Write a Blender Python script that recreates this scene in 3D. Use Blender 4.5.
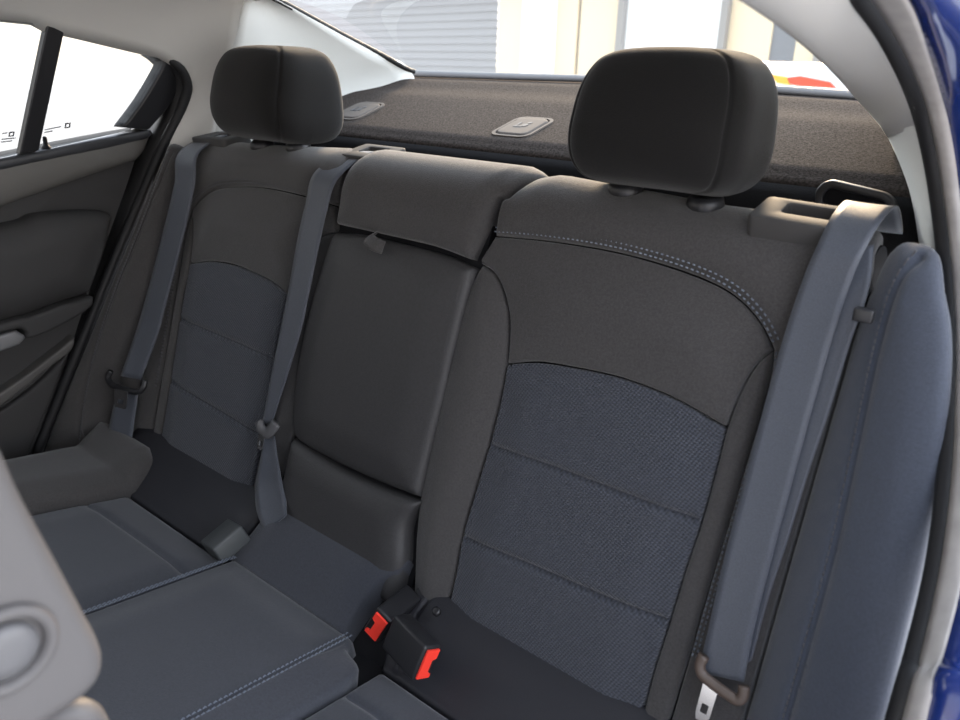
import bpy, bmesh, math, random
import numpy as np
from mathutils import Vector, Matrix
from mathutils.geometry import delaunay_2d_cdt
random.seed(4)
scene = bpy.context.scene
for o in list(bpy.data.objects): bpy.data.objects.remove(o)
COL = scene.collection

# ------------------------------------------------------------------ camera
CAM = Vector((.708, -.540, .739))
def camera():
    y, p, r = [math.radians(a) for a in (38.694, -20.843, 1.595)]
    fw = Vector((-math.sin(y)*math.cos(p), math.cos(y)*math.cos(p), math.sin(p)))
    rt = Vector((math.cos(y), math.sin(y), 0)); up = rt.cross(fw)
    R_ = rt*math.cos(r)+up*math.sin(r); U_ = up*math.cos(r)-rt*math.sin(r)
    cd = bpy.data.cameras.new('camera'); co = bpy.data.objects.new('camera', cd); COL.objects.link(co)
    m = Matrix((R_, U_, -fw)).transposed().to_4x4(); m.translation = CAM
    co.matrix_world = m
    cd.sensor_width = 36; cd.lens = 36*760.66/960; cd.clip_start = .02; cd.clip_end = 200
    cd.dof.use_dof = True; cd.dof.focus_distance = 1.0; cd.dof.aperture_fstop = 6.3
    scene.camera = co
camera()

# ------------------------------------------------------------------ world, sun, exposure
scene.view_settings.view_transform = 'Standard'; scene.view_settings.look = 'None'
scene.view_settings.gamma = 1; scene.view_settings.use_curve_mapping = False
scene.view_settings.exposure = 2.22
W = bpy.data.worlds.new('world'); scene.world = W; W.use_nodes = True
nt = W.node_tree; nt.nodes.clear()
tc = nt.nodes.new('ShaderNodeTexCoord'); sep = nt.nodes.new('ShaderNodeSeparateXYZ')
rmp = nt.nodes.new('ShaderNodeValToRGB'); bg = nt.nodes.new('ShaderNodeBackground'); wo = nt.nodes.new('ShaderNodeOutputWorld')
mr = nt.nodes.new('ShaderNodeMapRange'); mr.inputs[1].default_value = -.3; mr.inputs[2].default_value = 1
nt.links.new(tc.outputs['Generated'], sep.inputs[0]); nt.links.new(sep.outputs['Z'], mr.inputs[0])
nt.links.new(mr.outputs[0], rmp.inputs[0]);  nt.links.new(bg.outputs[0], wo.inputs[0])
def mapr(src, a, b, c, d):
    m = nt.nodes.new('ShaderNodeMapRange'); m.interpolation_type = 'SMOOTHSTEP'
    for i, v in enumerate((a, b, c, d)): m.inputs[i+1].default_value = v
    nt.links.new(src, m.inputs[0]); return m.outputs[0]
cmx = nt.nodes.new('ShaderNodeMix'); cmx.data_type = 'RGBA'; cmx.blend_type = 'MULTIPLY'; cmx.inputs[7].default_value = (.98, .99, 1.03, 1)    # clear blue sky over the right side
nt.links.new(mapr(sep.outputs['X'], .1, .7, 0, 1), cmx.inputs[0]); nt.links.new(rmp.outputs[0], cmx.inputs[6]); nt.links.new(cmx.outputs[2], bg.inputs[0])
mul = nt.nodes.new('ShaderNodeMath'); mul.operation = 'MULTIPLY'      # sky brighter over the right side, darker ahead of the car
nt.links.new(mapr(sep.outputs['X'], .1, .8, 1, 1.35), mul.inputs[0]); nt.links.new(mapr(sep.outputs['Y'], -.75, .15, .42, 1), mul.inputs[1]); nt.links.new(mul.outputs[0], bg.inputs[1])
cr = rmp.color_ramp
for pos, c in ((0, (.62, .66, .70)), (.2, (.84, .88, .92)), (.235, (1, .86, .70)), (.28, (1, .93, .86)), (.4, (.93, .96, 1)), (1, (.76, .85, 1))):
    e = cr.elements.new(pos) if pos not in (0, 1) else cr.elements[0 if pos == 0 else -1]
    e.position = pos; e.color = (*c, 1)
def sun(strength, az, el, ang, colr):
    d = bpy.data.lights.new('sun', 'SUN'); d.energy = strength; d.angle = math.radians(ang); d.color = colr
    o = bpy.data.objects.new('sun', d); COL.objects.link(o)
    a, e = math.radians(az), math.radians(el)       # az: direction the light comes from, 0 = +Y, 90 = +X
    v = Vector((math.sin(a)*math.cos(e), math.cos(a)*math.cos(e), math.sin(e)))
    o.rotation_euler = v.to_track_quat('Z', 'Y').to_euler(); o.location = v*20
sun(1.7, -24, 24, 14, (1, .72, .46))

# ------------------------------------------------------------------ materials
MATS = {}
def mat(name, col, rough=.8, metal=0, sheen=0, spec=.5, noise=0, nscale=60, bump=0, bscale=400, bdist=.001, coat=0, kind=None):
    m = bpy.data.materials.new(name); m.use_nodes = True; n = m.node_tree; b = n.nodes['Principled BSDF']; L = n.links
    b.inputs['Base Color'].default_value = (*col, 1); b.inputs['Roughness'].default_value = rough
    b.inputs['Metallic'].default_value = metal; b.inputs['Specular IOR Level'].default_value = spec
    b.inputs['Sheen Weight'].default_value = sheen; b.inputs['Coat Weight'].default_value = coat
    t = n.nodes.new('ShaderNodeTexCoord')
    if noise:
        x = n.nodes.new('ShaderNodeTexNoise'); x.inputs['Scale'].default_value = nscale; x.inputs['Detail'].default_value = 3
        r = n.nodes.new('ShaderNodeValToRGB'); r.color_ramp.elements[0].position = .3; r.color_ramp.elements[1].position = .7
        r.color_ramp.elements[0].color = (*[c*(1-noise) for c in col], 1); r.color_ramp.elements[1].color = (*[min(1, c*(1+noise)) for c in col], 1)
        L.new(t.outputs['Object'], x.inputs[0]); L.new(x.outputs[0], r.inputs[0]); L.new(r.outputs[0], b.inputs['Base Color'])
    if bump:
        bn = n.nodes.new('ShaderNodeBump'); bn.inputs['Strength'].default_value = bump; bn.inputs['Distance'].default_value = bdist
        if kind == 'weave':
            sp = n.nodes.new('ShaderNodeSeparateXYZ'); L.new(t.outputs['Object'], sp.inputs[0])
            def w(expr_a, expr_b, ka, kb):
                a = n.nodes.new('ShaderNodeMath'); a.operation = 'MULTIPLY'; L.new(expr_a, a.inputs[0]); a.inputs[1].default_value = ka
                c = n.nodes.new('ShaderNodeMath'); c.operation = 'MULTIPLY_ADD'; L.new(expr_b, c.inputs[0]); c.inputs[1].default_value = kb; L.new(a.outputs[0], c.inputs[2])
                s = n.nodes.new('ShaderNodeMath'); s.operation = 'SINE'; L.new(c.outputs[0], s.inputs[0]); return s.outputs[0]
            k = 2*math.pi/.0056
            s1 = w(sp.outputs['X'], sp.outputs['Z'], k, k*.55); s2 = w(sp.outputs['X'], sp.outputs['Z'], -k*.35, k*1.25)
            mu = n.nodes.new('ShaderNodeMath'); mu.operation = 'MULTIPLY'; L.new(s1, mu.inputs[0]); L.new(s2, mu.inputs[1])
            h = mu.outputs[0]
            r = n.nodes.new('ShaderNodeMapRange'); r.inputs[1].default_value = -1; r.inputs[2].default_value = 1; L.new(h, r.inputs[0])
            mx = n.nodes.new('ShaderNodeMix'); mx.data_type = 'RGBA'; L.new(r.outputs[0], mx.inputs[0])
            mx.inputs[6].default_value = (*[c*.50 for c in col], 1); mx.inputs[7].default_value = (*[c*1.5 for c in col], 1)
            L.new(mx.outputs[2], b.inputs['Base Color'])
        elif kind == 'rib':
            wv = n.nodes.new('ShaderNodeTexWave'); wv.inputs['Scale'].default_value = bscale; wv.bands_direction = 'Z'; L.new(t.outputs['Object'], wv.inputs[0]); h = wv.outputs['Fac']
        else:
            x = n.nodes.new('ShaderNodeTexNoise'); x.inputs['Scale'].default_value = bscale; x.inputs['Detail'].default_value = 2
            L.new(t.outputs['Object'], x.inputs[0]); h = x.outputs[0]
        L.new(h, bn.inputs['Height']); L.new(bn.outputs[0], b.inputs['Normal'])
    MATS[name] = m; return m
FABRIC = mat('charcoal_cloth', (.050, .047, .0465), .85, sheen=.25, spec=.3, noise=.18, nscale=420, bump=.5, bscale=900)
INSERT = mat('woven_insert_cloth', (.042, .046, .058), .8, sheen=.2, spec=.35, bump=.6, bdist=.001, kind='weave')
CUSHC = mat('cushion_cloth', (.036, .039, .049), .85, sheen=.25, spec=.3, noise=.15, nscale=420, bump=.4, bscale=900)
VINYL = mat('charcoal_vinyl', (.040, .039, .040), .55, spec=.4, noise=.1, nscale=300, bump=.35, bscale=700)
SHELL = mat('dark_backing', (.014, .014, .016), .95, spec=.2)
HEADC = mat('headrest_cloth', (.0065, .006, .0058), .9, sheen=.12, spec=.25, noise=.15, nscale=500, bump=.4, bscale=1000)
THREAD = mat('pale_blue_thread', (.13, .15, .185), .7)
THREADD = mat('grey_thread', (.085, .085, .09), .7)
WEB = mat('belt_webbing', (.055, .062, .079), .5, sheen=.2, spec=.5, noise=.16, nscale=700, bump=.35, bscale=900, bdist=.0006)
PLAST = mat('black_plastic', (.016, .016, .018), .4, bump=.1, bscale=800)
GPLAST = mat('grey_plastic', (.10, .10, .105), .45, bump=.15, bscale=600)
LPLAST = mat('light_grey_plastic', (.090, .086, .087), .6, bump=.1, bscale=500)
CHROME = mat('bright_steel', (.62, .62, .64), .22, metal=1)
SILVER = mat('satin_silver_plastic', (.20, .20, .205), .4, metal=.3)
RED = mat('red_button', (.92, .05, .03), .4)
CARPET = mat('grey_felt', (.042, .036, .033), .98, spec=.05, noise=.5, nscale=330, bump=.45, bscale=500, bdist=.002)
TRIM = mat('lit_grey_trim', (.74, .75, .725), .75, spec=.3, bump=.12, bscale=700)  # same trim material as the roof rail, brightened for outdoor light on the pillars
RTRIM = mat('shaded_grey_trim', (.55, .535, .505), .75, spec=.3, bump=.12, bscale=700)  # same trim material as the pillars, darkened for its dimmer light
RUBBER = mat('black_rubber', (.010, .010, .011), .55, spec=.35)
FLANGE = mat('pale_door_seal', (.32, .30, .285), .5, noise=.12, nscale=60, bump=.15, bscale=200)
BLUE = mat('blue_paint', (.006, .022, .14), .25, coat=.8)
DOORD = mat('door_dark', (.030, .029, .029), .7, bump=.25, bscale=600)
DOORG = mat('door_grey', (.105, .10, .093), .6, bump=.2, bscale=600)
FELT = mat('floor_carpet', (.02, .02, .022), 1, bump=.5, bscale=300)
def glass(name, fac, tint=(1, 1, 1)):
    m = bpy.data.materials.new(name); m.use_nodes = True; n = m.node_tree; n.nodes.clear()
    o = n.nodes.new('ShaderNodeOutputMaterial'); mx = n.nodes.new('ShaderNodeMixShader'); t = n.nodes.new('ShaderNodeBsdfTransparent'); g = n.nodes.new('ShaderNodeBsdfGlossy')
    t.inputs[0].default_value = (*tint, 1); g.inputs['Roughness'].default_value = .03; f = n.nodes.new('ShaderNodeFresnel'); f.inputs[0].default_value = 1.16
    n.links.new(f.outputs[0], mx.inputs[0]); n.links.new(t.outputs[0], mx.inputs[1]); n.links.new(g.outputs[0], mx.inputs[2]); n.links.new(mx.outputs[0], o.inputs[0])
    return m
GLASS = glass('window_glass', .06, (.93, .96, .95)); TINT = glass('tinted_window_glass', .06, (.60, .61, .615))

# ------------------------------------------------------------------ object helpers
def thing(name, label, cat, loc=(0, 0, 0), group=None):
    o = bpy.data.objects.new(name, None); COL.objects.link(o); o.location = loc; o.empty_display_size = .05
    o['label'] = label; o['category'] = cat
    if group: o['group'] = group
    return o
def wloc(p):
    v = Vector((0, 0, 0))
    while p: v = v+p.location; p = p.parent
    return v
def mesh(name, verts, faces, m, parent=None, smooth=True, label=None, structure=False, recalc=False):
    off = wloc(parent) if parent else Vector((0, 0, 0))
    vs = [tuple(Vector(v)-off) for v in verts]
    me = bpy.data.meshes.new(name); me.from_pydata(vs, [], faces); me.update()
    bm = bmesh.new(); bm.from_mesh(me); bmesh.ops.remove_doubles(bm, verts=bm.verts, dist=1e-6)
    if recalc: bmesh.ops.recalc_face_normals(bm, faces=bm.faces)
    bm.to_mesh(me); bm.free()
    if smooth:
        for p in me.polygons: p.use_smooth = True
    ms = m if isinstance(m, list) else [m]
    for x in ms: me.materials.append(x)
    o = bpy.data.objects.new(name, me); COL.objects.link(o)
    if parent: o.parent = parent
    if label: o['label'] = label
    if structure: o['kind'] = 'structure'
    return o
def tag(o, label, cat, group=None):
    o['label'] = label; o['category'] = cat
    if group: o['group'] = group
    return o
def spline(pts, n=8, closed=False):
    P = [np.array(p, float) for p in pts]; N = len(P)
    if N < 3 and not closed:
        return [P[0]+(P[1]-P[0])*i/n for i in range(n+1)]
    out = []; segs = N if closed else N-1
    for i in range(segs):
        p1, p2 = P[i], P[(i+1) % N]
        p0 = P[i-1] if (closed or i > 0) else 2*p1-p2
        p3 = P[(i+2) % N] if (closed or i+2 < N) else 2*p2-p1
        for k in range(n):
            t = k/n
            out.append(.5*((2*p1)+(-p0+p2)*t+(2*p0-5*p1+4*p2-p3)*t*t+(-p0+3*p1-3*p2+p3)*t**3))
    if not closed: out.append(P[-1])
    return out
def resample(P, step, closed=False):
    P = [np.array(p, float) for p in P]
    Q = P+[P[0]] if closed else P
    d = [0]
    for a, b in zip(Q, Q[1:]): d.append(d[-1]+np.linalg.norm(b-a))
    n = max(2, int(round(d[-1]/step))); out = []; j = 0
    for i in range(n if closed else n+1):
        s = d[-1]*i/n
        while j < len(d)-2 and d[j+1] < s: j += 1
        t = (s-d[j])/max(1e-9, d[j+1]-d[j]); out.append(Q[j]+(Q[j+1]-Q[j])*t)
    return out
def path(*curves):           # chain of smooth curves with corners between them -> closed outline
    out = []
    for c in curves:
        s = spline(c, 8) if len(c) > 2 else [np.array(c[0], float), np.array(c[1], float)]
        if out and np.linalg.norm(out[-1]-s[0]) < 2e-3: s = s[1:]
        out += s
    if np.linalg.norm(out[-1]-out[0]) < 2e-3: out.pop()
    return out
def mir(c): return [(-p[0], *p[1:]) for p in c]
def segdist(pts, poly, closed):
    A = np.array(poly); B_ = np.roll(A, -1, 0) if closed else A[1:]
    if not closed: A = A[:-1]
    d = B_-A; L2 = (d**2).sum(1)+1e-12; P = np.asarray(pts)
    out = np.full(len(P), 1e9)
    for i0 in range(0, len(P), 2000):
        q = P[i0:i0+2000]; t = np.clip(((q[:, None]-A[None])*d[None]).sum(2)/L2, 0, 1)
        out[i0:i0+2000] = np.sqrt((((A[None]+t[..., None]*d[None])-q[:, None])**2).sum(2)).min(1)
    return out
def inside(pts, poly):
    P = np.asarray(pts); A = np.array(poly); B_ = np.roll(A, -1, 0); r = np.zeros(len(P), bool)
    for a, b in zip(A, B_):
        c = ((a[1] > P[:, 1]) != (b[1] > P[:, 1]))
        with np.errstate(divide='ignore', invalid='ignore'): x = (b[0]-a[0])*(P[:, 1]-a[1])/(b[1]-a[1]+1e-15)+a[0]
        r ^= c & (P[:, 0] < x)
    return r
def panel(name, outline, F, m, parent, r=.006, depth=.02, bulge=0., bw=.04, base=0., grooves=(), res=.012, extra=None, label=None, structure=False, gap=.001):
    """upholstered / moulded panel: outline in surface coordinates, rounded rim, soft crown, pressed seams"""
    ol = resample(outline, res*.55, True)
    A = np.array(ol); area = .5*np.sum(A[:, 0]*np.roll(A[:, 1], -1)-np.roll(A[:, 0], -1)*A[:, 1])
    if area < 0: A = A[::-1].copy()
    tg = np.roll(A, -1, 0)-np.roll(A, 1, 0); A = A+np.stack([-tg[:, 1], tg[:, 0]], 1)/(np.linalg.norm(tg, axis=1)[:, None]+1e-9)*gap
    n = len(A); lo, hi = A.min(0), A.max(0)
    cand = []
    tg = np.roll(A, -1, 0)-np.roll(A, 1, 0); nr = np.stack([-tg[:, 1], tg[:, 0]], 1)/(np.linalg.norm(tg, axis=1)[:, None]+1e-9)
    for k in (.12, .35, .7, 1.1): cand.append((A+nr*r*k, r*k*.8))
    for g, dp, w in grooves:
        G = np.array(resample(spline(g, 8), res*.4)); t = np.gradient(G, axis=0); q = np.stack([-t[:, 1], t[:, 0]], 1)/(np.linalg.norm(t, axis=1)[:, None]+1e-9)
        for s in (0, .6, -.6, 1.3, -1.3, 2.4, -2.4): cand.append((G+q*w*s, r*.3))
    ys = np.arange(lo[1], hi[1], res*.866); g = []
    for j, y in enumerate(ys):
        for x in np.arange(lo[0]+(j % 2)*res/2, hi[0], res): g.append((x, y))
    if g: cand.append((np.array(g), r*1.5+res*.3))
    keep = []
    for c, dm in cand:
        ok = inside(c, A); d = segdist(c, A, True); keep.append(c[ok & (d > dm)])
    Q = np.concatenate([A]+keep)
    key = set(); idx = []
    for i, p in enumerate(Q):
        k = (round(p[0]/(.0012)), round(p[1]/(.0012)))
        if i < n or k not in key: idx.append(i); key.add(k)
    Q = Q[idx]
    R = delaunay_2d_cdt([Vector(p) for p in Q], [(i, (i+1) % n) for i in range(n)], [list(range(n))], 1, 1e-7)
    V = np.array([tuple(v) for v in R[0]]); faces = [list(f) for f in R[2]]
    d = segdist(V, A, True)
    dd = np.clip(d, 0, r); h = base-r+np.sqrt(np.clip(r*r-(r-dd)**2, 0, None))
    if bulge:
        t = np.clip(d/bw, 0, 1); h = h+bulge*(t*t*(3-2*t))
    for gv, dp, w in grooves:
        q = segdist(V, np.array(spline(gv, 8)), False); h = h-dp*np.exp(-(q/w)**2)*np.clip(d/r, 0, 1)
    if extra is not None: h = h+np.array([extra(p[0], p[1]) for p in V])
    verts = [F(p[0], p[1], hh) for p, hh in zip(V, h)]
    # orientation + boundary
    cnt = {}
    for fi, f in enumerate(faces):
        a, b, c = f
        if (V[b][0]-V[a][0])*(V[c][1]-V[a][1])-(V[c][0]-V[a][0])*(V[b][1]-V[a][1]) < 0: f.reverse()
        for i in range(3): cnt[(f[i], f[(i+1) % 3])] = 1
    bnd = [(a, b) for (a, b) in cnt if (b, a) not in cnt]
    low = {}
    for a, b in bnd:
        for i in (a, b):
            if i not in low: low[i] = len(verts); verts.append(F(V[i][0], V[i][1], h[i]-depth))
    for a, b in bnd: faces.append([b, a, low[a], low[b]])
    return mesh(name, verts, faces, m, parent, label=label, structure=structure)
def stitches(name, curve, F, parent, m=None, rows=(0,), length=.0036, gap=.0018, w=.0007, h=.001):
    vs = []; fs = []
    C = np.array(resample(spline(curve, 8), .0015)); t = np.gradient(C, axis=0); t /= np.linalg.norm(t, axis=1)[:, None]; q = np.stack([-t[:, 1], t[:, 0]], 1)
    step = int(round((length+gap)/.0015)); ln = int(round(length/.0015))
    for ro in rows:
        for i in range(1, len(C)-ln-1, step):
            k0 = len(vs)
            for j, hh in ((i, -.0006), (i+ln//2, h), (i+ln, -.0006)):
                for s in (-w, w):
                    p = C[j]+q[j]*(ro+s); vs.append(F(p[0], p[1], hh)); vs.append(F(p[0], p[1], hh-.0012))
            for a in (0, 4):
                b = k0+a; fs += [(b, b+4, b+6, b+2), (b+1, b+3, b+7, b+5), (b, b+1, b+5, b+4), (b+2, b+6, b+7, b+3)]
    return mesh(name, vs, fs, m or THREAD, parent, smooth=False, recalc=True)
def tube(name, pts, rad, m, parent=None, n=12, sm=6, cap=True, label=None, structure=False, flat=None):
    P = [Vector(p) for p in (spline(pts, sm) if sm else pts)]
    vs = []; fs = []; up = Vector((0, 0, 1))
    t0 = (P[1]-P[0]).normalized()
    nx = t0.orthogonal().normalized() if flat is None else (Vector(flat)-t0*t0.dot(Vector(flat))).normalized()
    for i, p in enumerate(P):
        t = (P[min(i+1, len(P)-1)]-P[max(i-1, 0)]).normalized(); nx = (nx-t*t.dot(nx)).normalized(); b = t.cross(nx)
        r = rad(i/(len(P)-1)) if callable(rad) else rad
        ra, rb = r if isinstance(r, tuple) else (r, r)
        for k in range(n):
            a = 2*math.pi*k/n; vs.append(p+nx*(ra*math.cos(a))+b*(rb*math.sin(a)))
    for i in range(len(P)-1):
        for k in range(n): fs.append((i*n+k, i*n+(k+1) % n, (i+1)*n+(k+1) % n, (i+1)*n+k))
    if cap: fs += [tuple(range(n))[::-1], tuple(range((len(P)-1)*n, len(P)*n))]
    return mesh(name, vs, fs, m, parent, label=label, structure=structure, recalc=True)
def ribbon(name, Lp, Rp, m, parent, th=.0016, n=10, across=6, crown=0, label=None):
    A = spline(Lp, n); B_ = spline(Rp, n); N = len(A); K = across+1
    top = []; 
    G = [[A[i]+(B_[i]-A[i])*k/across for k in range(K)] for i in range(N)]
    def nrm(i, k):
        a = G[min(i+1, N-1)][k]-G[max(i-1, 0)][k]; b = G[i][min(k+1, across)]-G[i][max(k-1, 0)]
        v = np.cross(b, a); return v/(np.linalg.norm(v)+1e-12)
    NN = [[nrm(i, k) for k in range(K)] for i in range(N)]
    vs = []; fs = []
    for i in range(N):
        for k in range(K): vs.append(G[i][k]+NN[i][k]*(crown*(1-(2*k/across-1)**2)))
    for i in range(N):
        for k in range(K): vs.append(vs[i*K+k]-NN[i][k]*th)
    o = N*K
    for i in range(N-1):
        for k in range(across):
            a, b, c, d = i*K+k, i*K+k+1, (i+1)*K+k+1, (i+1)*K+k
            fs += [(a, b, c, d), (o+a, o+d, o+c, o+b)]
        fs += [(i*K, (i+1)*K, o+(i+1)*K, o+i*K), (i*K+across, o+i*K+across, o+(i+1)*K+across, (i+1)*K+across)]
    for k in range(across):
        fs += [(k, o+k, o+k+1, k+1), ((N-1)*K+k, (N-1)*K+k+1, o+(N-1)*K+k+1, o+(N-1)*K+k)]
    return mesh(name, vs, fs, m, parent, label=label, recalc=True)
def rbox(name, size, M, m, parent=None, bev=.004, seg=3, label=None, shape=None, structure=False):
    bm = bmesh.new(); bmesh.ops.create_cube(bm, size=1)
    for v in bm.verts:
        v.co = Vector((v.co.x*size[0], v.co.y*size[1], v.co.z*size[2]))
        if shape: v.co = Vector(shape(*v.co))
    bmesh.ops.bevel(bm, geom=list(bm.edges), offset=bev, segments=seg, profile=.5, affect='EDGES')
    vs = [M @ v.co for v in bm.verts]; fs = [[v.index for v in f.verts] for f in bm.faces]
    bm.verts.index_update(); bm.free()
    return mesh(name, vs, fs, m, parent, label=label, structure=structure)
def prism(name, poly, h0, h1, F, m, parent, bev=0, smooth=False, label=None, structure=False, hole=None):
    """flat plate with an outline (and optionally a hole), from h0 to h1 along the frame's normal"""
    n = len(poly); vs = []; fs = []
    if hole is None:
        vs = [F(p[0], p[1], h0) for p in poly]+[F(p[0], p[1], h1) for p in poly]
        fs = [tuple(range(n))[::-1], tuple(range(n, 2*n))]+[(i, (i+1) % n, n+(i+1) % n, n+i) for i in range(n)]
    else:
        assert len(hole) == n
        for h in (h0, h1):
            for q in (poly, hole): vs += [F(p[0], p[1], h) for p in q]
        for i in range(n):
            j = (i+1) % n
            fs += [(i, n+i, n+j, j), (2*n+i, 2*n+j, 3*n+j, 3*n+i), (i, j, 2*n+j, 2*n+i), (n+i, 3*n+i, 3*n+j, n+j)]
    o = mesh(name, vs, fs, m, parent, smooth=smooth, label=label, recalc=True, structure=structure)
    if bev:
        bm = bmesh.new(); bm.from_mesh(o.data)
        es = [e for e in bm.edges if len(e.link_faces) == 2 and e.calc_face_angle(0) > .6]
        bmesh.ops.bevel(bm, geom=es, offset=bev, segments=2, profile=.5, affect='EDGES'); bm.to_mesh(o.data); bm.free()
    return o
def rrect(w, h, r, n=6, cx=0, cy=0):
    out = []
    for sx, sy, a0 in ((1, 1, 0), (-1, 1, 90), (-1, -1, 180), (1, -1, 270)):
        for k in range(n+1):
            a = math.radians(a0+90*k/n); out.append((cx+sx*(w/2-r)+r*math.cos(a), cy+sy*(h/2-r)+r*math.sin(a)))
    return out
def frame(o, ex, ey, ez):
    o, ex, ey, ez = Vector(o), Vector(ex), Vector(ey), Vector(ez)
    return lambda u, v, h: o+ex*u+ey*v+ez*h
def basis(o, ex, ey):
    ex = Vector(ex).normalized(); ey = Vector(ey); ey = (ey-ex*ex.dot(ey)).normalized(); ez = ex.cross(ey)
    return frame(o, ex, ey, ez), Matrix((ex, ey, ez)).transposed().to_4x4()
def grid(name, rows, m, parent=None, label=None, structure=False, thick=0, flip=False):
    K = len(rows[0]); vs = [tuple(p) for r in rows for p in r]; fs = []
    for i in range(len(rows)-1):
        for k in range(K-1):
            f = (i*K+k, i*K+k+1, (i+1)*K+k+1, (i+1)*K+k); fs.append(f[::-1] if flip else f)
    o = mesh(name, vs, fs, m, parent, label=label, structure=structure)
    if thick:
        md = o.modifiers.new('solid', 'SOLIDIFY'); md.thickness = thick; md.offset = -1
    return o

# ------------------------------------------------------------------ seat surfaces
TT = math.radians(18); cT, sT = math.cos(TT), math.sin(TT); L0 = .60; RA = .055
def BK(u, s, h):             # front face of the backrest, rolling over its top edge
    if s <= L0: y, z = s*sT-h*cT, s*cT+h*sT
    else:
        a = (s-L0)/RA; ny, nz = -cT, sT; dy, dz = sT, cT; q = RA+h
        y = L0*dy-RA*ny+q*(math.cos(a)*ny+math.sin(a)*dy); z = L0*dz-RA*nz+q*(math.cos(a)*nz+math.sin(a)*dz)
    return (u, y, z)
def SB(u, s, h): return BK(u, s, (abs(u)-.56)*.6+h)
def CU(u, y, h):             # top of the seat cushion with the ramp up to the backrest
    z = .08-.15*y if y < -.045 else .08675+(y+.045)*.66
    t = min(1, max(0, (y+.085)/.08)); t = t*t*(3-2*t); sl = -.15+.81*t; q = math.sqrt(1+sl*sl); n = (0, -sl/q, 1/q)
    return (u, y+n[1]*h, z+n[2]*h)
def extrude(name, prof, u0, u1, m, parent, label=None, structure=False, smooth=False):
    n = len(prof); vs = [(u0, *p) for p in prof]+[(u1, *p) for p in prof]
    fs = [tuple(range(n)), tuple(range(n, 2*n))[::-1]]+[(i, (i+1) % n, n+(i+1) % n, n+i) for i in range(n)]
    return mesh(name, vs, fs, m, parent, smooth=smooth, label=label, structure=structure, recalc=True)

# ================================================================== STRUCTURE
FL = mesh('floor', [(-.7, -1.6, -.28), (.7, -1.6, -.28), (.7, .9, -.28), (-.7, .9, -.28), (-.7, -1.6, -.30), (.7, -1.6, -.30), (.7, .9, -.30), (-.7, .9, -.30)],
          [(0, 1, 2, 3), (7, 6, 5, 4), (0, 4, 5, 1), (1, 5, 6, 2), (2, 6, 7, 3), (3, 7, 4, 0)], FELT, smooth=False, structure=True)

# left roof rail and pillar
railA = [(-.58, -1.3, .80), (-.575, -.7, .80)]+[(-0.59, -0.0501, 0.7861), (-0.588, 0.0023, 0.7768), (-0.585, 0.0583, 0.7668), (-0.582, 0.1349, 0.752), (-0.58, 0.1813, 0.7442), (-0.58, 0.2125, 0.7323), (-0.582, 0.2312, 0.7066), (-0.59, 0.2347, 0.6798), (-0.602, 0.2183, 0.6458), (-0.615, 0.1957, 0.6048), (-0.635, 0.1645, 0.53)]
railB = [(-.44, -1.3, .90), (-.44, -.7, .895), (-.44, -.2, .885), (-.445, .0, .88), (-.45, .12, .872), (-.455, .2, .862)]+[(-0.462, 0.2833, 0.8428), (-0.475, 0.275, 0.8035), (-0.505, 0.2698, 0.7443), (-0.535, 0.2668, 0.6784), (-0.56, 0.2593, 0.6092), (-0.575, 0.2436, 0.5293)]
def loft_rows(A, B_, n=24, k=8, bul=(0, 0, 0), power=1.):
    A = resample(spline(A, 10), 1e9) if False else spline(A, 10); B_ = spline(B_, 10)
    def eq(P): 
        d = [0]
        for a, b in zip(P, P[1:]): d.append(d[-1]+np.linalg.norm(b-a))
        out = []; j = 0
        for i in range(n+1):
            s = d[-1]*i/n
            while j < len(d)-2 and d[j+1] < s: j += 1
            t = (s-d[j])/max(1e-9, d[j+1]-d[j]); out.append(P[j]+(P[j+1]-P[j])*t)
        return out
    A, B_ = eq(A), eq(B_); bl = np.array(bul)
    return [[A[i]+(B_[i]-A[i])*(q/k)+bl*math.sin(math.pi*q/k) for q in range(k+1)] for i in range(n+1)]
def loft_idx(A, B_, sub=8, k=8, bul=(0, 0, 0)):
    A, B_ = spline(A, sub), spline(B_, sub); bl = np.array(bul)
    return [[A[i]+(B_[i]-A[i])*(q/k)+bl*math.sin(math.pi*q/k) for q in range(k+1)] for i in range(len(A))]
rb = railB[:2]+[(-.44, -.2, .885)]+railB[3:]
grid('trim_1', loft_rows(railA, railB, 40, 8, (-.0, 0, .012)), RTRIM, structure=True, thick=.006, flip=True)
pilA = [(-0.44, 0.2964, 0.9242), (-0.462, 0.2833, 0.8428), (-0.475, 0.275, 0.8035), (-0.505, 0.2698, 0.7443), (-0.535, 0.2668, 0.6784), (-0.56, 0.2593, 0.6092), (-0.575, 0.2436, 0.5293)]
pilB = [(-0.43, 0.2231, 0.8622), (-0.445, 0.3278, 0.8398), (-0.448, 0.4001, 0.8169), (-0.452, 0.4828, 0.79), (-0.458, 0.5765, 0.7618), (-0.465, 0.6731, 0.732), (-0.48, 0.7126, 0.6352)]
grid('trim_2', loft_rows(pilA, pilB, 24, 10, (-.012, .012, .0)), TRIM, structure=True, thick=.006, flip=True)
tube('trim_3', [(-0.435, 0.2268, 0.8656), (-0.45, 0.3317, 0.8418), (-0.453, 0.4042, 0.8188), (-0.457, 0.4873, 0.7919), (-0.462, 0.5804, 0.7637), (-0.468, 0.6645, 0.7367), (-0.467, 0.6812, 0.7331)], .0052, RUBBER, structure=True, n=8)

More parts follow.
